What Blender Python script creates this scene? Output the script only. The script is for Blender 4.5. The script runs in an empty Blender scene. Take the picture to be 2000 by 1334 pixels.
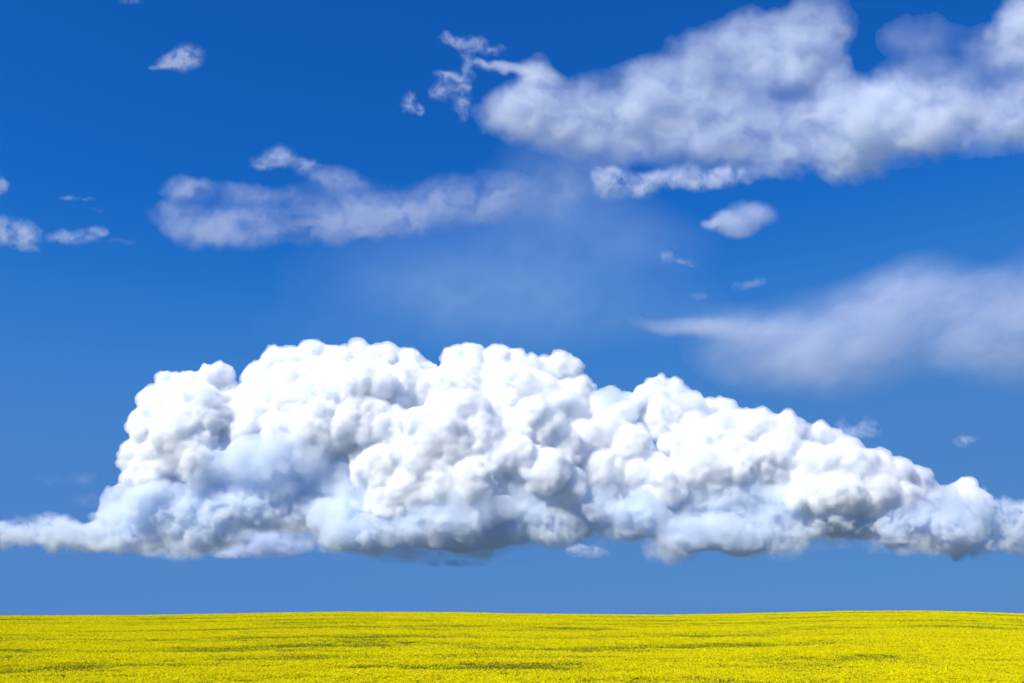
import bpy, math, random
import numpy as np
rng = np.random.default_rng(7)
random.seed(7)
S = bpy.context.scene
C = S.collection
PREVIEW = False

# ---------------------------------------------------------------- camera
PITCH = math.radians(15.3)
LENS = 35.0
FPX = 2000 * LENS / 36.0
cd = bpy.data.cameras.new('camera')
cam = bpy.data.objects.new('camera', cd)
C.objects.link(cam)
cam.location = (0, 0, 0)
cam.rotation_euler = (math.pi / 2 + PITCH, 0, 0)
cd.lens = LENS
cd.clip_start = 0.1
cd.clip_end = 300000
S.camera = cam

# ---------------------------------------------------------------- sky and sun
SUN_EL, SUN_AZ = math.radians(46), math.radians(180 + 48)   # behind the camera, to the left
W = bpy.data.worlds.new('World')
S.world = W
W.use_nodes = True
nt = W.node_tree
N, L = nt.nodes, nt.links
sky = N.new('ShaderNodeTexSky')
sky.sky_type = 'NISHITA'
sky.sun_disc = False
sky.sun_elevation = SUN_EL
sky.sun_rotation = SUN_AZ
sky.air_density = 1.0
sky.dust_density = 0.1
sky.ozone_density = 5.0
m1 = N.new('ShaderNodeVectorMath'); m1.operation = 'SCALE'; m1.inputs[3].default_value = 0.1
cv = N.new('ShaderNodeRGBCurve')
m2 = N.new('ShaderNodeVectorMath'); m2.operation = 'SCALE'; m2.inputs[3].default_value = 10.0 / 1.149
bg = N['Background']
bg.inputs[1].default_value = 0.1
L.new(sky.outputs[0], m1.inputs[0]); L.new(m1.outputs[0], cv.inputs['Color'])
L.new(cv.outputs[0], m2.inputs[0]); L.new(m2.outputs[0], bg.inputs[0])
# the film-like response of the photograph: deep saturated blue, no pale horizon
for k, pts in enumerate([
        [(0, 0), (.08, .006), (.11, .010), (.145, .032), (.19, .054), (.27, .070), (.67, .090), (1, .11)],
        [(0, 0), (.145, .100), (.19, .130), (.27, .198), (.34, .222), (.45, .228), (.745, .250), (1, .28)],
        [(0, 0), (.25, .40), (.33, .485), (.44, .59), (.65, .585), (1, .575)]]):
    c = cv.mapping.curves[k]
    while len(c.points) > 2:
        c.points.remove(c.points[1])
    c.points[0].location = pts[0]; c.points[1].location = pts[-1]
    for p in pts[1:-1]:
        c.points.new(*p)
cv.mapping.update()

sd = bpy.data.lights.new('sun', 'SUN')
sd.energy = 5.0
sd.angle = math.radians(0.5)
sd.color = (1.0, 0.935, 0.83)
sun = bpy.data.objects.new('sun', sd)
C.objects.link(sun)
sun.rotation_euler = (math.pi / 2 - SUN_EL, 0, math.pi - SUN_AZ)
S.view_settings.view_transform = 'Standard'
S.view_settings.look = 'None'
S.view_settings.exposure = 0.2
S.view_settings.gamma = 1.0
cy = S.cycles
cy.max_bounces = 64
cy.volume_bounces = 48
cy.diffuse_bounces = 3
cy.transmission_bounces = 4
cy.transparent_max_bounces = 64
cy.sample_clamp_indirect = 4.0
cy.use_adaptive_sampling = True
cy.adaptive_threshold = 0.02
cy.use_denoising = True

# ---------------------------------------------------------------- helpers
def P(px, py, Y):
    """point of the place that stands at distance Y in direction (px, py)"""
    px = np.asarray(px, float); py = np.asarray(py, float)
    a = px - 1000.0; b = 667.0 - py
    dy = FPX * math.cos(PITCH) - b * math.sin(PITCH)
    dz = FPX * math.sin(PITCH) + b * math.cos(PITCH)
    k = Y / dy
    return a * k, Y + 0 * k, dz * k

def hash3(i, j, k, seed):
    n = (i * 374761393 + j * 668265263 + k * 1274126177 + seed * 974711) & 0xffffffff
    n = ((n ^ (n >> 13)) * 1103515245) & 0xffffffff
    n = ((n ^ (n >> 16)) * 2654435761) & 0xffffffff
    return ((n ^ (n >> 15)) & 0xffffff) / float(0xffffff)

def vnoise(x, y, z, seed=0):
    xi, yi, zi = np.floor(x).astype(np.int64), np.floor(y).astype(np.int64), np.floor(z).astype(np.int64)
    fx, fy, fz = x - xi, y - yi, z - zi
    u = fx * fx * fx * (fx * (fx * 6 - 15) + 10)
    v = fy * fy * fy * (fy * (fy * 6 - 15) + 10)
    w = fz * fz * fz * (fz * (fz * 6 - 15) + 10)
    r = 0
    for dx in (0, 1):
        for dy in (0, 1):
            for dz in (0, 1):
                h = hash3(xi + dx, yi + dy, zi + dz, seed)
                r = r + h * (u if dx else 1 - u) * (v if dy else 1 - v) * (w if dz else 1 - w)
    return r * 2 - 1

def fbm(x, y, z, oct=4, seed=0, gain=0.5, lac=2.03):
    r, a, t = 0, 1.0, 0
    for o in range(oct):
        r = r + a * vnoise(x, y, z, seed + o * 17)
        t += a
        a *= gain
        x, y, z = x * lac + 3.1, y * lac + 1.7, z * lac + 5.3
    return r / t

def billow(x, y, z, seed=0):
    """rounded bumps with creases: 1 - distance to the nearest cell point"""
    xi, yi, zi = np.floor(x).astype(np.int64), np.floor(y).astype(np.int64), np.floor(z).astype(np.int64)
    best = np.full(x.shape, 9.0)
    for dx in (-1, 0, 1):
        for dy in (-1, 0, 1):
            for dz in (-1, 0, 1):
                a, b, c = xi + dx, yi + dy, zi + dz
                d = (a + .15 + .7 * hash3(a, b, c, seed) - x) ** 2 + (b + .15 + .7 * hash3(a, b, c, seed + 5) - y) ** 2 \
                    + (c + .15 + .7 * hash3(a, b, c, seed + 9) - z) ** 2
                best = np.minimum(best, d)
    return 1 - best

def mesh_np(name, verts, faces, mat=None, smooth=True):
    me = bpy.data.meshes.new(name)
    verts = np.asarray(verts, np.float32); faces = np.asarray(faces, np.int32)
    nf, k = faces.shape
    me.vertices.add(len(verts)); me.vertices.foreach_set('co', verts.ravel())
    me.loops.add(nf * k); me.loops.foreach_set('vertex_index', faces.ravel())
    me.polygons.add(nf)
    me.polygons.foreach_set('loop_start', np.arange(0, nf * k, k, dtype=np.int32))
    me.polygons.foreach_set('use_smooth', np.full(nf, smooth))
    me.update(calc_edges=True)
    if mat: me.materials.append(mat)
    return me

def link(name, me, parent=None, **props):
    o = bpy.data.objects.new(name, me)
    C.objects.link(o)
    if parent: o.parent = parent
    for k, v in props.items(): o[k] = v
    return o

def new_mat(name):
    m = bpy.data.materials.new(name); m.use_nodes = True
    m.node_tree.nodes.clear()
    return m, m.node_tree.nodes, m.node_tree.links

def vapour(name, mfp, g=0.0, col=(1, 1, 1)):
    """water droplets: scattering only, mfp = mean free path in metres"""
    m, n, l = new_mat(name)
    o = n.new('ShaderNodeOutputMaterial')
    if PREVIEW:
        d = n.new('ShaderNodeBsdfDiffuse'); d.inputs[0].default_value = (.9, .9, .9, 1)
        l.new(d.outputs[0], o.inputs[0]); return m
    s = n.new('ShaderNodeVolumePrincipled')
    s.inputs['Absorption Color'].default_value = (0, 0, 0, 1)
    s.inputs['Color'].default_value = (*col, 1)
    s.inputs['Density'].default_value = 1.0 / mfp
    s.inputs['Anisotropy'].default_value = g
    l.new(s.outputs[0], o.inputs['Volume'])
    m.cycles.homogeneous_volume = True
    return m

# ---------------------------------------------------------------- terrain
CX = np.array([-400, 0, 250, 500, 650, 900, 1000, 1300, 1500, 1650, 1800, 1900, 2000, 2400.])
CYY = np.array([1206, 1203, 1203, 1198.5, 1196, 1197, 1199.5, 1202, 1198, 1194.5, 1194, 1196, 1200, 1206.])
YC = 470.0
cxw, _, czw = P(CX, CYY, YC)
def terrain(x, y):
    r = y
    crest = np.interp(x / np.maximum(y, 60) * YC, cxw, czw - 1.15)
    t = np.clip((r - 95) / (YC - 95), 0, 1.0)
    low = -9.6 - 1.1
    up = low + (crest - low) * (1 - (1 - t) ** 1.32)
    near = -1.7 - 0.085 * np.clip(r, -30, 1e9)
    s = np.clip((r - 80) / 60, 0, 1); s = s * s * (3 - 2 * s)
    z = near * (1 - s) + up * s
    z = np.where(r > YC, up - 0.00009 * (r - YC) ** 2 * (r < 900) - (r >= 900) * (16.6 + 0.012 * np.minimum(r - 900, 4000)), z)
    roll = 0.28 * fbm(x / 38, y / 17, 0 * x, 3, 11) * np.clip((y - 90) / 60, 0, 1) * np.clip((YC - y) / 60, 0, 1)
    return z + roll

def grid(x0, x1, nx, ys):
    xs = np.linspace(x0, x1, nx)
    X, Y = np.meshgrid(xs, ys)
    Z = terrain(X, Y)
    i = np.arange((len(ys) - 1) * (nx - 1)); r, c = i // (nx - 1), i % (nx - 1)
    a = r * nx + c
    return np.stack([X.ravel(), Y.ravel(), Z.ravel()], 1), np.stack([a, a + 1, a + nx + 1, a + nx], 1)

m, n, l = new_mat('soil_and_low_leaves')
o = n.new('ShaderNodeOutputMaterial'); b = n.new('ShaderNodeBsdfPrincipled'); b.inputs['Roughness'].default_value = 1
g = n.new('ShaderNodeTexCoord'); t1 = n.new('ShaderNodeTexNoise'); t1.inputs['Scale'].default_value = .6; t1.inputs['Detail'].default_value = 8
cr = n.new('ShaderNodeValToRGB')
cr.color_ramp.elements[0].position = .35; cr.color_ramp.elements[0].color = (.014, .024, .012, 1)
cr.color_ramp.elements[1].position = .7; cr.color_ramp.elements[1].color = (.03, .042, .018, 1)
l.new(g.outputs['Object'], t1.inputs[0]); l.new(t1.outputs[0], cr.inputs[0]); l.new(cr.outputs[0], b.inputs['Base Color']); l.new(b.outputs[0], o.inputs[0])
MAT_SOIL = m
m, n, l = new_mat('distant_farmland')
o = n.new('ShaderNodeOutputMaterial'); b = n.new('ShaderNodeBsdfPrincipled'); b.inputs['Roughness'].default_value = 1
g = n.new('ShaderNodeTexCoord'); t1 = n.new('ShaderNodeTexVoronoi'); t1.inputs['Scale'].default_value = .0016
cr = n.new('ShaderNodeValToRGB')
cr.color_ramp.elements[0].color = (.06, .09, .06, 1); cr.color_ramp.elements[1].color = (.12, .12, .10, 1)
l.new(g.outputs['Object'], t1.inputs['Vector']); l.new(t1.outputs['Color'], cr.inputs[0]); l.new(cr.outputs[0], b.inputs['Base Color']); l.new(b.outputs[0], o.inputs[0])
MAT_LAND = m
v, f = grid(-420, 420, 281, np.concatenate([np.arange(-60, 620, 3.0)]))
link('field_ground', mesh_np('field_ground', v, f, MAT_SOIL), kind='structure')
# the land beyond the crest and round about, down to the horizon
ys = np.concatenate([np.array([-60000, -20000, -5000, -1000, -300, -61.]), np.arange(0, 600, 60.), np.array([617, 700, 800, 900, 1200, 2000, 4000, 8000, 20000, 60000.])])
xs = np.array([-90000, -30000, -8000, -2500, -1000, -421, 421, 1000, 2500, 8000, 30000, 90000.])
X, Y = np.meshgrid(xs, ys)
Z = np.where(np.abs(X) > 422, np.minimum(terrain(np.clip(X, -420, 420), Y), -4) - 14, terrain(X, Y) - .3)
Z = np.where((np.abs(Y) > 1200) | (np.abs(X) > 2000), -60, Z)
v = np.stack([X.ravel(), Y.ravel(), Z.ravel()], 1)
fl = []
nx = len(xs)
for r in range(len(ys) - 1):
    for c in range(nx - 1):
        if xs[c] == -421 and xs[c + 1] == 421 and -61 <= ys[r] and ys[r + 1] <= 617:
            continue
        a = r * nx + c
        fl.append((a, a + 1, a + nx + 1, a + nx))
link('land', mesh_np('land', v, np.array(fl), MAT_LAND, False), kind='structure')

# ---------------------------------------------------------------- clouds
def box_remesh(verts, faces, voxel):
    me = mesh_np('tmp', verts, faces)
    o = bpy.data.objects.new('tmp', me); C.objects.link(o)
    md = o.modifiers.new('r', 'REMESH'); md.mode = 'VOXEL'; md.voxel_size = voxel; md.adaptivity = 0
    md.use_smooth_shade = True
    dg = bpy.context.evaluated_depsgraph_get()
    e = o.evaluated_get(dg); r = e.to_mesh()
    n_ = len(r.vertices); co = np.empty(n_ * 3, np.float32); r.vertices.foreach_get('co', co)
    no = np.empty(n_ * 3, np.float32); r.vertices.foreach_get('normal', no)
    r.calc_loop_triangles()
    tr = np.empty(len(r.loop_triangles) * 3, np.int32); r.loop_triangles.foreach_get('vertices', tr)
    e.to_mesh_clear()
    bpy.data.objects.remove(o); bpy.data.meshes.remove(me)
    return co.reshape(-1, 3).astype(float), no.reshape(-1, 3).astype(float), tr.reshape(-1, 3)

def ico(level):
    import bmesh
    bm = bmesh.new(); bmesh.ops.create_icosphere(bm, subdivisions=level, radius=1)
    v_ = np.array([p.co[:] for p in bm.verts]); f_ = np.array([[p.index for p in q.verts] for q in bm.faces])
    bm.free(); return v_, f_
ICO = {k: ico(k) for k in (2, 3)}

def spheres_mesh(cs):
    """cs: (n,7) centre, radii xyz, level"""
    V, F, off = [], [], 0
    for lev in (2, 3):
        s = cs[cs[:, 6] == lev]
        if not len(s): continue
        iv, jf = ICO[lev]
        V.append((iv[None] * s[:, None, 3:6] + s[:, None, :3]).reshape(-1, 3))
        F.append((jf[None] + (np.arange(len(s)) * len(iv))[:, None, None]).reshape(-1, 3) + off)
        off += len(s) * len(iv)
    return np.concatenate(V), np.concatenate(F)

DC = 20000.0                       # metres to the cumulus
SC = DC / FPX                      # metres a photograph pixel spans out there
def billows(blobs, voxel, kids=(28, 9), seed=1, bump=1.0, rag=5.0, fat=1.0, near=1.0):
    """blobs: (px, py, radius, towards the viewer) -> a cauliflower mesh in metres"""
    r_ = np.random.default_rng(seed)
    out = []
    lev = [(np.array([b[0], b[1], b[3]], float), float(b[2]), 1.0 if len(b) < 5 else b[4]) for b in blobs]
    lev = [(c * np.array([1, 1, near]), r * fat, sq) for c, r, sq in lev]
    for c, r, sq in lev: out.append((c, r, sq, 3))
    for gen, kn in enumerate(kids):
        nxt = []
        for c, r, sq in lev:
            k = max(4, int(kn * min(1.5, r / 35.0))) if gen == 0 else kn
            for _ in range(k):
                d = r_.normal(size=3); d /= np.linalg.norm(d)
                if d[2] < -.35: d[2] *= -1
                if d[1] > .55: d[1] *= -.6
                q = r * (.16 + .4 * r_.random() ** 1.8)
                if q < 3.0: continue
                cc = c + d * (r - q * r_.uniform(.5, .85)) * np.array([1, sq, 1])
                nxt.append((cc, q, 1.0))
        for c, r, sq in nxt: out.append((c, r, sq, 2))
        lev = nxt
    A = []
    for c, r, sq, lv in out:
        x, y, z = P(c[0], c[1], DC - c[2] * SC)
        k = SC * (1 - c[2] * SC / DC)
        A.append((float(x), float(y), float(z), r * k, r * k, r * k * sq, lv))
    v, f = spheres_mesh(np.array(A))
    p = v / SC
    for sc_, am in ((60, 9), (24, 4)):
        v = v + am * SC * np.stack([fbm(p[:, 0] / sc_, p[:, 1] / sc_, p[:, 2] / sc_, 2, 100 + j + sc_) for j in (0, 1, 2)], 1)
    v, no, f = box_remesh(v, f, voxel)
    p = v / SC
    wx = 5 * fbm(p[:, 0] / 30, p[:, 1] / 30, p[:, 2] / 30, 2, 31)
    wz = 5 * fbm(p[:, 0] / 30, p[:, 1] / 30, p[:, 2] / 30, 2, 57)
    x, y, z = p[:, 0] + wx, p[:, 1], p[:, 2] + wz
    d = 3.6 * (billow(x / 21, y / 21, z / 21, 3) - .55) + 2.4 * (billow(x / 10.5, y / 10.5, z / 10.5, 8) - .55) \
        + 4.2 * fbm(x / 7.5, y / 7.5, z / 7.5, 3, 4) + 4.0 * fbm(x / 19, y / 19, z / 19, 2, 14)
    d += rag * fbm(x / 45, y / 45, z / 45, 2, 90)
    w = v + no * (d * SC * bump)[:, None]
    d2 = 4.5 + 5.5 * fbm(x / 13, y / 13, z / 13, 4, 44, .6) + 5 * fbm(x / 40, y / 40, z / 40, 2, 47)
    rim = v + no * ((d * bump + np.maximum(d2, .6)) * SC)[:, None]
    out = []
    for q in (w, rim):
        zb = DC * math.tan(PITCH + math.atan((667 - 1078) / FPX))
        q[:, 2] = np.where(q[:, 2] < zb, zb + (q[:, 2] - zb) * .4, q[:, 2])
        out.append(q)
    out = [box_remesh(out[0], f, voxel), box_remesh(out[1], f, voxel * 1.3)]
    return out[0][0], out[0][2], out[1][0], out[1][2]


SHADE_TINT = (.982, .990, .999)  # blue shade put into the droplet colour; real droplets hardly absorb
AIRLIGHT_TINT = (.80, .87, 1.0)  # blue airlight in front of thin clouds, put into their volume colour
MAT_DENSE = vapour('cumulus_vapour', 54.0, 0, SHADE_TINT)
MAT_MIST = vapour('cumulus_rim_vapour', 200.0, 0, SHADE_TINT)
MAT_SOFT = vapour('cloud_base_vapour', 230.0, 0, (.92, .960, .998))  # shaded blue of the cloud base painted into its volume colour

# the big cumulus: every row is one turret (px, py, radius, nearness)
TUR = [
 # far left tower
 (262,885,26,40),(275,930,30,50),(285,840,34,40),(300,780,32,30),(325,748,26,20),(365,752,30,20),(405,748,30,20),(432,732,22,20),(438,785,30,20),
 (330,820,60,30),(390,810,62,40),(320,900,55,50),(300,945,34,60),(380,890,60,60),(355,850,60,60),(250,905,18,45),
 # second tower
 (502,735,30,0),(540,712,34,-10),(575,705,26,-10),(612,694,28,-10),(655,702,32,-10),(708,694,28,-20),(755,697,28,-20),(800,706,26,-10),(826,724,23,-10),
 (520,790,60,10),(580,770,64,0),(650,770,70,0),(720,770,70,0),(790,780,70,0),(480,830,60,30),
 # lobe in front of it
 (560,790,32,60),(600,775,34,65),(640,770,30,70),(680,760,30,75),(715,745,26,70),(745,755,26,70),(620,840,70,50),(700,830,70,50),(760,850,60,50),(560,850,50,50),
 # third tower
 (893,700,24,-30),(925,698,27,-30),(970,702,30,-30),(1010,712,28,-30),(1050,722,30,-30),(1095,718,27,-30),(1115,725,24,-30),(1132,765,28,-20),
 (900,760,60,-20),(970,765,60,-20),(1040,780,60,-20),(1100,800,55,-10),(1163,810,34,-10),(850,780,60,-10),
 # middle front
 (820,835,40,110),(860,800,34,110),(900,795,34,115),(935,800,28,110),(870,860,64,110),(820,900,52,110),(940,860,60,100),(800,960,52,100),(860,940,60,110),(930,940,60,120),
 (1045,812,36,90),(1010,845,42,90),(1060,850,44,80),(985,800,36,60),(1000,900,56,110),(1060,930,52,110),(1100,880,40,70),(1100,960,44,90),
 (740,920,60,70),(760,985,48,90),
 # right of the gap
 (1150,870,44,40),(1190,850,40,30),(1220,880,50,40),(1180,920,46,60),(1250,930,60,40),(1210,820,30,10),
 (1265,780,27,0),(1290,765,25,0),(1320,772,27,0),(1345,790,28,0),(1295,820,44,0),(1350,830,40,0),(1385,805,26,-10),(1410,802,24,-10),(1430,822,26,-10),(1340,870,50,20),
 (1400,870,52,30),(1460,850,44,30),(1490,832,36,30),(1530,850,36,30),(1560,865,30,20),(1510,900,60,40),(1440,920,60,50),(1370,930,60,50),(1300,950,50,60),
 (1600,860,26,-30),(1630,862,22,-30),(1650,890,36,-20),
 (1580,910,44,60),(1620,910,44,70),(1660,915,44,70),(1700,925,44,60),(1740,930,38,50),(1775,940,30,40),(1640,965,56,80),(1700,970,56,70),(1590,970,50,80),(1750,985,44,60),
(1520,970,46,36),(1460,985,42,36),(1400,985,42,36),
 (1800,975,30,30),(1880,958,24,0),(1900,972,22,0),
]
LOW = [
 (1140,990,46,50),(1160,950,40,40),(660,940,44,40),(640,985,46,30),
 (880,1000,50,110),(950,990,46,110),(1020,985,46,90),(830,1010,40,90),
 (420,920,50,60),(480,905,52,64),(540,890,52,60),(600,890,48,50),(470,960,44,50),(540,950,44,50),(400,960,34,50),(650,930,40,20),(350,985,36,50),(300,985,30,40),
 (1840,995,40,20),(1900,1000,36,10),(1800,1000,36,20),(1340,960,40,40),
 # soft skirts below and the banks either side
(200,1040,30,20,.8),(240,1010,40,30,.8),(280,1035,48,40,.8),(340,1020,52,30,.8),(400,1030,52,20,.8),(460,1020,54,10,.8),
 (520,1005,50,0,.8),(580,1000,50,-10,.8),(330,970,34,30,.8),(240,970,26,30,.8),
 (650,1010,48,70,.8),(690,1035,46,90,.8),(730,1050,40,90,.8),(660,1050,34,80,.8),(790,1040,44,80,.8),(850,1045,40,90,.8),(910,1045,46,90,.8),(960,1040,40,80,.8),(620,960,46,10,.8),
 (1020,1030,36,60,.7),(1080,1020,40,40,.7),(1130,1025,36,30,.7),(1180,1010,44,40,.7),(1240,1015,46,60,.8),(1270,995,36,70,1),(1300,1030,40,60,.8),(1340,1050,46,60,.8),(1320,1075,26,60,.8),(1400,1040,46,50,.8),
 (1450,1060,46,60,.8),(1440,1085,24,60,.8),(1500,1040,46,40,.7),(1560,1020,50,30,.6),(1630,1025,46,20,.5),(1700,1025,44,10,.5),(1760,1030,44,10,.5),(1810,1040,44,20,.8),(1860,1045,38,20,.8),
 (1180,960,40,20,.8),(1130,960,40,20,.8),(1190,780,30,-20,.8),(1222,790,30,-20,.8),(1250,800,28,-20,.8),(700,985,44,30,.8),(1340,1000,40,30,.8),(300,1065,30,20,.8),(380,1065,30,20,.8),(440,1060,30,10,.8),
]
_r = np.random.default_rng(12)
LOW += [(b[0] + _r.uniform(-26, 26), b[1] + _r.uniform(-12, 9), b[2] * _r.uniform(.55, .85), b[3] + _r.uniform(-20, 20), .8) for b in LOW for _ in (0, 1)]
LOW = [(b[0], b[1], b[2], b[3] * .95 + 12) + tuple(b[4:]) for b in LOW]
cum = bpy.data.objects.new('cumulus_cloud', None); C.objects.link(cum)
cum.location = (0, DC, 1100)
cum['label'] = 'huge white billowing cumulus cloud low over the yellow field'
cum['category'] = 'cloud'
def cum_part(name, v, f, mat):
    o = link(name, mesh_np(name, v - np.array([0, DC, 1100]), f, mat), cum)
    return o
v, f, rim, rf = billows(TUR, 22.0, seed=3, fat=.95, near=1.1); print('tower tris', len(f), len(rf))
cum_part('billow', v, f, MAT_DENSE)
cum_part('mist_rim', rim, rf, MAT_MIST)
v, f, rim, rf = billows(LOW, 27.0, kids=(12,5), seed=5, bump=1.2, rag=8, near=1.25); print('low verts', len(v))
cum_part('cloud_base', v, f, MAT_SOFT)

def sheet(name, label, blobs, dist, deep, tau, warp=14, wscale=60, erode=.5, es=34, stretch=1.0, step=2.6, edge=1.8, seed=1, mat=None, parent=None, lump=.9, tint=AIRLIGHT_TINT, rot=0):
    """a bank of thin cloud: front and back surface of one closed body, thick where the blobs are and thinning
    out to nothing at its rim; deep = greatest thickness, in photograph pixels at that distance"""
    B = np.array([(b + (0, 1.0))[:6] if len(b) == 4 else (b + (1.0,))[:6] for b in blobs], float)
    x0, x1 = (B[:, 0] - B[:, 2]).min() - 25, (B[:, 0] + B[:, 2]).max() + 25
    y0, y1 = (B[:, 1] - B[:, 3]).min() - 25 , (B[:, 1] + B[:, 3]).max() + 25
    if B[:, 4].any(): y0 -= 60; y1 += 60
    nx, ny = int((x1 - x0) / step) + 2, int((y1 - y0) / step) + 2
    X, Y = np.meshgrid(np.linspace(x0, x1, nx), np.linspace(y0, y1, ny))
    o = seed * 13.7
    q = 0 * X + o
    U = X + warp * fbm(X / wscale, Y / wscale, q, 4, seed) * 1.7
    V = Y + warp * fbm(X / wscale, Y / wscale, q + 40, 4, seed + 3) * 1.2
    keep = np.ones_like(X)
    for cx, cy_, rx, ry, a, amp in B:
        c, s_ = math.cos(math.radians(a)), math.sin(math.radians(a))
        dx, dy = U - cx, V - cy_
        r2 = ((dx * c + dy * s_) / (rx * 1.4)) ** 2 + ((-dx * s_ + dy * c) / (ry * 1.4)) ** 2
        keep *= 1 - amp * np.clip(1 - r2, 0, 1) ** 1.7 * .92
    F = 1 - keep
    ca, sa = math.cos(math.radians(rot)), math.sin(math.radians(rot))
    U, V = U * ca + V * sa, -U * sa + V * ca
    n1 = fbm(U / (es * stretch), V / es, q + 7, 6, seed + 5, .6) * 1.3
    n2 = billow(U / (es * stretch * .8), V / (es * .8), q + 3, seed + 8) - .6
    F = F * (1 + lump * n1 + lump * .5 * n2) - erode * .3 * (.55 + n1)
    t = np.clip(F / .9, 0, 1.3) ** edge
    pad = np.pad(t, 3); blur = sum(pad[i:i + t.shape[0], j:j + t.shape[1]] for i in range(7) for j in range(7)) / 49
    t = np.where((t < .012) | (blur < .012), 0, t)
    t[0, :] = t[-1, :] = 0; t[:, 0] = t[:, -1] = 0
    mid = deep * .45 * fbm(X / 90, Y / 70, q, 3, seed + 21) * np.minimum(t * 2, 1)
    front = mid + t * deep * .5 * (1 + .12 * fbm(X / 22, Y / 22, q, 3, seed + 2))
    back = mid - t * deep * .5
    k = dist / FPX
    idx = np.arange(nx * ny).reshape(ny, nx)
    t_ = t.ravel()
    on = t_ > 1e-4
    bidx = np.where(on, np.cumsum(on) - 1 + nx * ny, np.arange(nx * ny)).reshape(ny, nx)
    a, b, c, d = idx[:-1, :-1], idx[:-1, 1:], idx[1:, 1:], idx[1:, :-1]
    use = (np.stack([t_[a], t_[b], t_[c], t_[d]]).max(0) > 1e-4).ravel()
    qf = np.stack([a.ravel(), d.ravel(), c.ravel(), b.ravel()], 1)[use]
    bi = bidx.ravel()
    qb = bi[np.stack([a.ravel(), b.ravel(), c.ravel(), d.ravel()], 1)[use]]
    fx, fy, fz = P(X.ravel(), Y.ravel(), dist - front.ravel() * k)
    bx, by, bz = P(X.ravel()[on], Y.ravel()[on], dist - back.ravel()[on] * k)
    v = np.concatenate([np.stack([fx, fy, fz], 1), np.stack([bx, by, bz], 1)])
    f = np.concatenate([qf, qb])
    f = np.concatenate([f[:, [0, 1, 2]], f[:, [0, 2, 3]]])
    f = f[(f[:, 0] != f[:, 1]) & (f[:, 1] != f[:, 2]) & (f[:, 0] != f[:, 2])]
    used = np.unique(f); remap = np.zeros(len(v), int); remap[used] = np.arange(len(used))
    v, f = v[used], remap[f]
    cen = v.mean(0)
    mat = vapour('thin_cloud_vapour', deep * k / tau, 0, tint)  # tint holds painted airlight; on cumulus parts, painted blue shade
    ob = link(name, mesh_np(name, v - cen, f, mat), parent)
    ob.location = cen
    ob['label'] = label; ob['category'] = 'cloud'
    return ob

sheet('cloud_bank', 'broad pale lavender cloud bank filling the upper right of the sky', [
    (1050,145,40,40,0,.8),(985,128,50,14,8,.6),(1005,215,50,60,15,.6),(955,225,34,40,0,.35),(1060,220,60,60,0,.5),(1100,230,110,70,0,.6),(1200,205,130,80,0,.5),(1310,175,150,85,-22,.45),(1430,120,130,85,-15,.5),(1530,85,110,70,0,.55),(1590,130,70,50,0,.6),
    (1350,260,210,80,0,.45),(1550,235,190,90,0,.4),(1690,230,120,80,0,.8),(1740,250,120,70,0,.7),(1830,200,120,75,0,.7),(1900,240,130,70,0,.4),(2000,230,110,70,0,.5),(2080,180,120,120,0,.7),(1660,325,70,40,0,.8),(1500,290,170,55,0,.35),(1160,290,120,60,0,.3),
    (1600,25,80,65,0,.38),(1800,80,110,60,-15,.3),(1960,90,75,50,-25,.6),(2030,40,90,70,-30,.8)],
    9000, 120, 2.5, tint=(.88, .93, 1.0), seed=2, warp=18, erode=.3, lump=.55, es=64, stretch=1.3, edge=1.9)  # milder tint here, airlight still mixed into the cloud colour
sheet('cloud_wisp', 'torn feathery wisp just left of the upper right cloud bank', [
    (880,80,36,14),(930,85,34,14),(955,98,40,9),(912,120,16,26),(880,150,38,16),(868,180,24,22),(905,178,20,24),(905,215,18,24),(945,125,26,10)],
    9300, 26, .42, seed=3, warp=12, wscale=30, erode=.6, es=17, edge=2.1, step=1.8)
sheet('cloud_puff', 'tiny faint puff under the feathery wisp in the upper middle', [(800,203,15,22),(820,212,10,14)], 9300, 16, .5, seed=4, warp=7, wscale=20, es=14, step=1.5)
sheet('cloud_puff', 'small lone ragged puff high in the upper left sky', [(365,108,34,24),(350,122,40,18),(315,131,26,8)], 9000, 30, .5, seed=5, warp=8, wscale=30, es=18, step=1.6, erode=.35, edge=2.1)
sheet('cloud_puff', 'faint scrap of cloud cut by the top edge at the left', [(250,2,28,8,0,.7)], 9000, 10, .3, seed=6, warp=6, es=14, step=1.6)
sheet('cloud_bank', 'long hazy lavender cloud bank across the left middle sky', [
    (360,368,52,24),(335,425,45,30),(420,445,100,38),(540,448,120,36),(660,430,120,42),(760,425,110,46),(650,350,48,36),(700,375,60,40,0,.6),(560,390,70,30,0,.6),(480,370,60,22,0,.5),(460,405,130,45,0,.5),
    (860,400,110,46,0,.8),(940,380,90,44,0,.7),(1040,390,120,60,0,.5),(1120,360,80,50,0,.4)],
    10000, 70, .55, seed=7, warp=18, erode=.5, lump=.9, es=46, edge=1.6, rot=-18, stretch=1.5)
sheet('cloud_puff', 'rounded puff floating above the long left cloud bank', [(545,308,40,23),(515,318,30,16),(596,326,22,18)], 9800, 34, .58, seed=8, warp=9, wscale=30, es=22, step=1.8)
sheet('cloud_puff', 'rounded cloud entering at the left edge at mid height', [(10,452,66,28),(45,462,36,26),(60,488,22,10,0,.6)], 10000, 40, .65, seed=9, warp=7, wscale=30, es=24, step=1.8)
sheet('cloud_puff', 'small two-lobed cloud right of the left edge cloud', [(122,462,30,18),(165,464,30,15),(192,450,24,13),(240,472,50,7,0,.35)], 10000, 32, .55, seed=10, warp=8, wscale=28, es=20, step=1.8)
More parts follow.
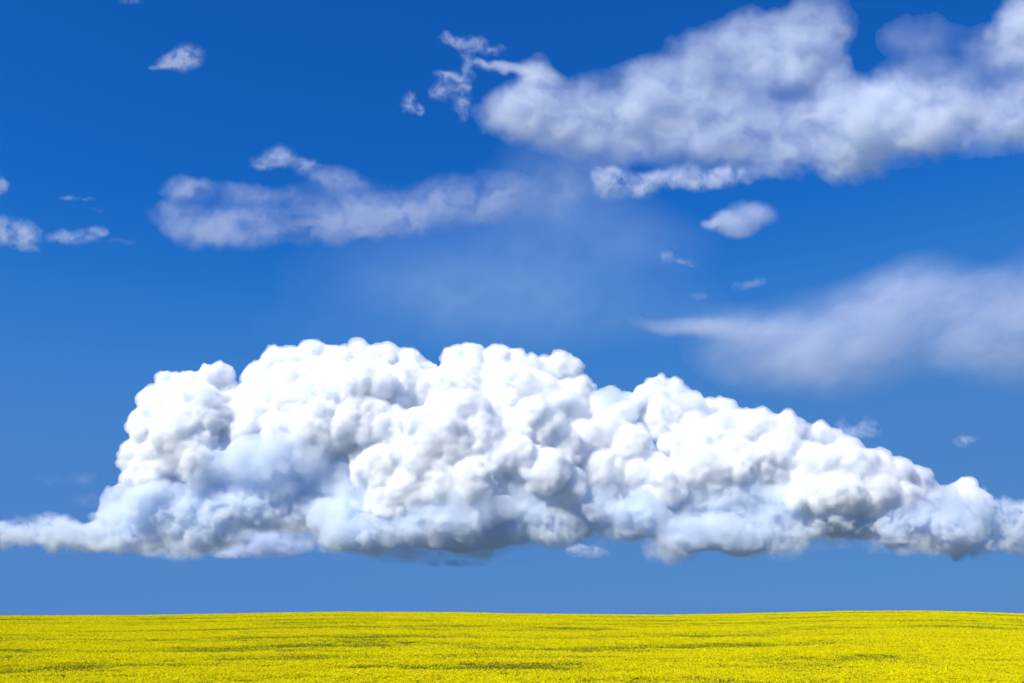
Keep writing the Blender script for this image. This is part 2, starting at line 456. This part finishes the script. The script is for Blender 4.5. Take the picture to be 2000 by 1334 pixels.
sheet('cloud_puff', 'scrap of cloud at the left edge above the rounded cloud', [(0,362,18,16)], 10000, 14, .5, seed=11, warp=6, wscale=20, es=14, step=1.6)
sheet('cloud_wisp', 'faint flat wisp above the two-lobed cloud at left', [(135,386,20,8),(172,388,20,7,0,.6),(190,412,16,6,0,.4)], 10000, 12, .35, seed=12, warp=7, wscale=20, es=14, step=1.6)
sheet('cloud_bank', 'ragged bright strip of cloud beneath the upper right bank', [
    (1205,358,52,28),(1255,372,36,16),(1290,348,50,18),(1370,352,80,22),(1430,340,44,20),(1330,330,50,14,0,.6),(1180,345,36,20,0,.7),(1520,335,60,16,0,.5)],
    8400, 50, 1.0, seed=13, warp=9, wscale=30, es=24, erode=.6, step=1.9)
sheet('cloud_puff', 'small oval cloud alone below the upper right bank', [(1465,420,52,30),(1430,436,50,22),(1440,455,30,14),(1395,436,24,9,0,.7)], 8800, 46, 1.1, seed=14, warp=6, wscale=30, es=40, lump=.4, step=1.8, erode=.35)
sheet('cloud_veil', 'wide translucent cloud veil at the right below the small oval cloud', [
    (1770,560,130,60,-12,.6),(1700,640,230,90,0,.6),(1500,665,170,60,12,.6),(1600,710,190,70,0,.6),(1850,620,190,90,0,.45),(1960,680,130,80,0,.6),(1930,590,120,70,0,.5),(2050,600,120,120,0,.5),
    (1400,640,110,20,3,.6),(1330,636,90,14,3,.8),(1420,720,110,40,20,.3)],
    12000, 170, 1.15, seed=15, warp=15, wscale=110, erode=.25, es=80, stretch=2.4, edge=1.7, lump=.6, step=3, rot=-24)
sheet('cloud_veil', 'very faint milky veil in the middle of the sky', [
    (1000,440,330,100,0,.4),(1080,340,150,90,0,.4),(900,620,420,80,0,.35),(1150,600,300,110,0,.3),(1180,470,240,90,0,.4),(800,520,260,70,0,.35),(960,560,240,60,0,.35)],
    14000, 120, .66, tint=(.68, .86, 1.0), seed=16, warp=30, wscale=150, erode=.1, es=120, stretch=1.6, edge=1.9, lump=.25, step=4)  # bluer tint paints the hazy glow of the mid sky into this veil
sheet('cloud_wisp', 'faint scrap of cloud below the small oval cloud', [(1305,498,24,16),(1335,512,22,8)], 8500, 14, .28, seed=17, warp=10, wscale=20, es=12, erode=.9, step=1.7)
sheet('cloud_wisp', 'faint scrap of cloud right of centre, above the right veil', [(1445,560,20,9),(1485,550,20,9),(1465,556,20,8)], 8500, 12, .16, seed=18, warp=5, wscale=20, es=18, erode=.2, step=1.7)
sheet('cloud_wisp', 'faintest dot of cloud just above the pointed tip of the right veil', [(1365,578,18,9,0,.9)], 8500, 12, .12, seed=28, warp=5, wscale=20, es=18, erode=.2, step=1.7)
sheet('cloud_puff', 'tiny pale puff in the clear sky right of the big cumulus', [(1880,862,22,12),(1902,858,14,7,0,.6)], 16000, 16, .55, seed=19, warp=5, wscale=20, es=16, step=1.5)
sheet('cloud_wisp', 'dim wisps left of the big cumulus above its low tail', [(165,935,26,18,0,.6),(100,940,40,14,0,.35),(175,978,66,18,0,.5)], 18000, 30, .4, seed=20, warp=10, wscale=34, es=26, step=2)
sheet('cloud_wisp', 'thin curling wisp above the right shoulder of the big cumulus', [(1665,848,30,18,0,.8),(1698,838,22,22,0,.7),(1640,835,16,20,0,.6)], 19700, 26, 1.0, seed=22, warp=12, wscale=26, es=16, erode=.9, step=1.6)
sheet('cloud_puff', 'smooth lens-shaped cloud under the left part of the big cumulus', [(525,1058,70,26),(485,1076,50,14),(560,1068,46,14),(450,1085,30,8)], 18000, 50, 2.6, seed=23, warp=5, wscale=40, es=34, erode=.2, step=1.8)
sheet('cloud_puff', 'small bright scrap under the middle of the big cumulus', [(1150,1080,38,13),(1130,1072,20,8)], 18200, 26, 1.0, seed=24, warp=7, wscale=24, es=18, step=1.6)
sheet('cloud_wisp', 'flat pale sliver under the right end of the big cumulus', [(1750,1057,42,6),(1765,1078,20,10,0,.6)], 18600, 16, .9, seed=25, warp=4, wscale=30, es=20, step=1.5)
sheet('cloud_puff', 'flat grey-blue scud in the shade under the big cumulus', [(880,1100,76,9),(770,1095,50,7,0,.6),(1010,1098,40,6,0,.4)], 20600, 40, .7, seed=26, warp=4, wscale=40, es=24, step=1.6)

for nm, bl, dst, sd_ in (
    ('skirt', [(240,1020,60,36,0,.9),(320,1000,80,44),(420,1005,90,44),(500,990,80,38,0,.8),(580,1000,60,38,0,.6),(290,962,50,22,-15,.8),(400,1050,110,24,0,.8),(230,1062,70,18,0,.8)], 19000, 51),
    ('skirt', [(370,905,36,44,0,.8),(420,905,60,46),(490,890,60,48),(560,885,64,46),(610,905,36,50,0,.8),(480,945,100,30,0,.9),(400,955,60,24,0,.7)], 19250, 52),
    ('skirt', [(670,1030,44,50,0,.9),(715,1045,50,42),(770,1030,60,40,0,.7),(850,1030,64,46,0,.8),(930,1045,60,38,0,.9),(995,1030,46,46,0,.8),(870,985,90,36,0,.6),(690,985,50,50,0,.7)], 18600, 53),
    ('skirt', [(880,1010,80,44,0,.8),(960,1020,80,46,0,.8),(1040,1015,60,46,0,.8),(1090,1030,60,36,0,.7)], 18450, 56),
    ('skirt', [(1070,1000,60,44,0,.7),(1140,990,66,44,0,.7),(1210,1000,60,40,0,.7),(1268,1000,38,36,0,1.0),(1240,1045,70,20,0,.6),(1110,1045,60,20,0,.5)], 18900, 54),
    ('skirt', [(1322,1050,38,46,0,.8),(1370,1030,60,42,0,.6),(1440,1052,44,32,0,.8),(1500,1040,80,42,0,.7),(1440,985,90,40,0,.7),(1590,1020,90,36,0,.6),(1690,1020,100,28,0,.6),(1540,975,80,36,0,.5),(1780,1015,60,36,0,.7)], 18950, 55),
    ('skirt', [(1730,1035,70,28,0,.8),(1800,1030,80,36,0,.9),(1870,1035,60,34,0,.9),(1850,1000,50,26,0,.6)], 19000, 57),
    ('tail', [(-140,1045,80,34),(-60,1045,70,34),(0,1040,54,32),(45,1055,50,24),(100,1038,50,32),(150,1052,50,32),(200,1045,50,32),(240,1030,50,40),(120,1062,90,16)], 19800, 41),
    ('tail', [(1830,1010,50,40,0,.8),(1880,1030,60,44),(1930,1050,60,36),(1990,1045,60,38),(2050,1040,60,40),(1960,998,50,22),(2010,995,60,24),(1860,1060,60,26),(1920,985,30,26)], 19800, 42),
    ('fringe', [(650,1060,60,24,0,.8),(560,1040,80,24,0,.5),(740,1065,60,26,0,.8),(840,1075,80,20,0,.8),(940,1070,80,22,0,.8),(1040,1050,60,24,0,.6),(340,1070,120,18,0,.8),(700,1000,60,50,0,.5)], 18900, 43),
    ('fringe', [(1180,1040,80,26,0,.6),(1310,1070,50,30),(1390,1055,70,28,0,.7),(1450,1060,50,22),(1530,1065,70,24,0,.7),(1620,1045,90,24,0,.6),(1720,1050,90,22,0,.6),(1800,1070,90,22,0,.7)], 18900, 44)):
    q = sheet('cloud_' + nm, '', bl, dst, 60, {'tail': 2.6, 'fringe': 1.5, 'skirt': 4.2}[nm], seed=sd_, warp=22 if nm == 'tail' else 13, wscale=50, es=32, erode=.6 if nm == 'tail' else .5, lump=1.1, edge=1.6, tint=(.905, .952, .997))  # tint paints the blue shade under the cumulus into these parts
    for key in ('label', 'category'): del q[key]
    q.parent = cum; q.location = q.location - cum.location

# ---------------------------------------------------------------- the rapeseed crop
def petals(name, col, col2, tr):
    m, n, l = new_mat(name)
    o = n.new('ShaderNodeOutputMaterial'); d = n.new('ShaderNodeBsdfDiffuse'); t = n.new('ShaderNodeBsdfTranslucent')
    mx = n.new('ShaderNodeMixShader'); mx.inputs[0].default_value = tr
    gi = n.new('ShaderNodeNewGeometry'); cm = n.new('ShaderNodeMix'); cm.data_type = 'RGBA'
    cm.inputs[6].default_value = (*col, 1); cm.inputs[7].default_value = (*col2, 1)
    l.new(gi.outputs['Random Per Island'], cm.inputs[0])
    l.new(cm.outputs[2], d.inputs[0]); l.new(cm.outputs[2], t.inputs[0])
    l.new(d.outputs[0], mx.inputs[1]); l.new(t.outputs[0], mx.inputs[2]); l.new(mx.outputs[0], o.inputs[0])
    return m
MAT_PETAL = petals('rapeseed_petals', (.94, .84, .006), (.86, .79, .008), .3)
MAT_LEAF = petals('rapeseed_stems_and_leaves', (.17, .23, .022), (.33, .35, .03), .3)

def patch(bloom, seed):
    r = np.random.default_rng(seed)
    V, F, M = [], [], []
    def quad(c, s, up=0.0):
        a = r.normal(size=3); a /= np.linalg.norm(a)
        b = np.cross(a, r.normal(size=3)); b /= np.linalg.norm(b)
        if up:
            a = np.array([0, 0, 1.]) * up + a * .25; b = np.array([math.cos(seed + c[0] * 9), math.sin(seed + c[0] * 9), 0]) * .35
        i = len(V)
        V.extend([c - (a + b) * s, c + (a - b) * s, c + (a + b) * s, c + (b - a) * s]); F.append((i, i + 1, i + 2, i + 3))
    for _ in range(330):
        p = np.array([r.uniform(-1.6, 1.6), r.uniform(-1.6, 1.6), r.normal(1.12, .09)])
        fl = r.random() < bloom
        for _ in range(4):
            quad(p + r.normal(size=3) * np.array([.05, .05, .05]), r.uniform(.03, .052) * (1 if fl else .9)); M.append(0 if fl else 1)
        quad(p - np.array([0, 0, .24]), .12, 1.0); M.append(1)
    for _ in range(150):
        p = np.array([r.uniform(-1.6, 1.6), r.uniform(-1.6, 1.6), r.uniform(.35, .9)])
        quad(p, r.uniform(.07, .14)); M.append(1)
    me = mesh_np('rapeseed_patch', np.array(V), np.array(F), None, False)
    me.materials.append(MAT_PETAL); me.materials.append(MAT_LEAF)
    me.polygons.foreach_set('material_index', np.array(M, np.int32))
    return me
pc = bpy.data.collections.new('rapeseed_patches')
LEV = [.16, .42, .68, .86, .97]
for i, b in enumerate(LEV):
    for j in range(2):
        pc.objects.link(bpy.data.objects.new('rapeseed_patch_%02d' % (i * 2 + j), patch(b, i * 2 + j + 1)))
sp = 2.3
ys = np.arange(88, 500, sp)
pts = np.concatenate([np.stack([np.arange(-(.57 * y + 14), .57 * y + 14, sp), np.full(len(np.arange(-(.57 * y + 14), .57 * y + 14, sp)), y)], 1) for y in ys])
pts += rng.uniform(-.8, .8, pts.shape)
x, y = pts[:, 0], pts[:, 1]
sx = np.clip(y / 160, 1, 3)
b = .6 * fbm(x / (30 * sx), y / 13, 0 * x, 4, 61) + .45 * fbm(x / (11 * sx), y / 6, 0 * x, 3, 62) + .35 * fbm(x / 110, y / 5, 0 * x, 2, 63)
b = np.clip((b + .34) / .44, 0, 1)
b = .27 + .75 * b ** .9
b = np.clip(b + rng.normal(0, .04, len(b)), .05, 1)
lv = np.argmin(np.abs(b[:, None] - np.array(LEV)[None]), 1)
z = terrain(x, y) - .35 * (1 - b)
me = bpy.data.meshes.new('rapeseed_crop')
me.vertices.add(len(x)); me.vertices.foreach_set('co', np.stack([x, y, z], 1).astype(np.float32).ravel())
a = me.attributes.new('kind_index', 'INT', 'POINT'); a.data.foreach_set('value', (lv * 2 + rng.integers(0, 2, len(x))).astype(np.int32))
a = me.attributes.new('turn', 'FLOAT', 'POINT'); a.data.foreach_set('value', rng.uniform(0, 6.283, len(x)).astype(np.float32))
a = me.attributes.new('size', 'FLOAT', 'POINT'); a.data.foreach_set('value', rng.uniform(.9, 1.1, len(x)).astype(np.float32))
crop = link('rapeseed_crop', me, kind='stuff')
crop['label'] = 'flowering yellow rapeseed crop covering the whole field with greener streaks'; crop['category'] = 'crop'
ng = bpy.data.node_groups.new('sow', 'GeometryNodeTree')
ng.interface.new_socket('Geometry', in_out='INPUT', socket_type='NodeSocketGeometry')
ng.interface.new_socket('Geometry', in_out='OUTPUT', socket_type='NodeSocketGeometry')
n, l = ng.nodes, ng.links
gi, go = n.new('NodeGroupInput'), n.new('NodeGroupOutput')
ip = n.new('GeometryNodeInstanceOnPoints'); ci = n.new('GeometryNodeCollectionInfo')
ci.inputs[0].default_value = pc; ci.inputs[1].default_value = True; ci.inputs[2].default_value = True
ip.inputs['Pick Instance'].default_value = True
def attr(nm, ty):
    q = n.new('GeometryNodeInputNamedAttribute'); q.data_type = ty; q.inputs[0].default_value = nm; return q.outputs[0]
cx_ = n.new('ShaderNodeCombineXYZ')
l.new(gi.outputs[0], ip.inputs['Points']); l.new(ci.outputs[0], ip.inputs['Instance'])
l.new(attr('kind_index', 'INT'), ip.inputs['Instance Index'])
l.new(attr('turn', 'FLOAT'), cx_.inputs[2]); l.new(cx_.outputs[0], ip.inputs['Rotation'])
l.new(attr('size', 'FLOAT'), ip.inputs['Scale']); l.new(ip.outputs[0], go.inputs[0])
md = crop.modifiers.new('sow', 'NODES'); md.node_group = ng
print('crop points', len(x))
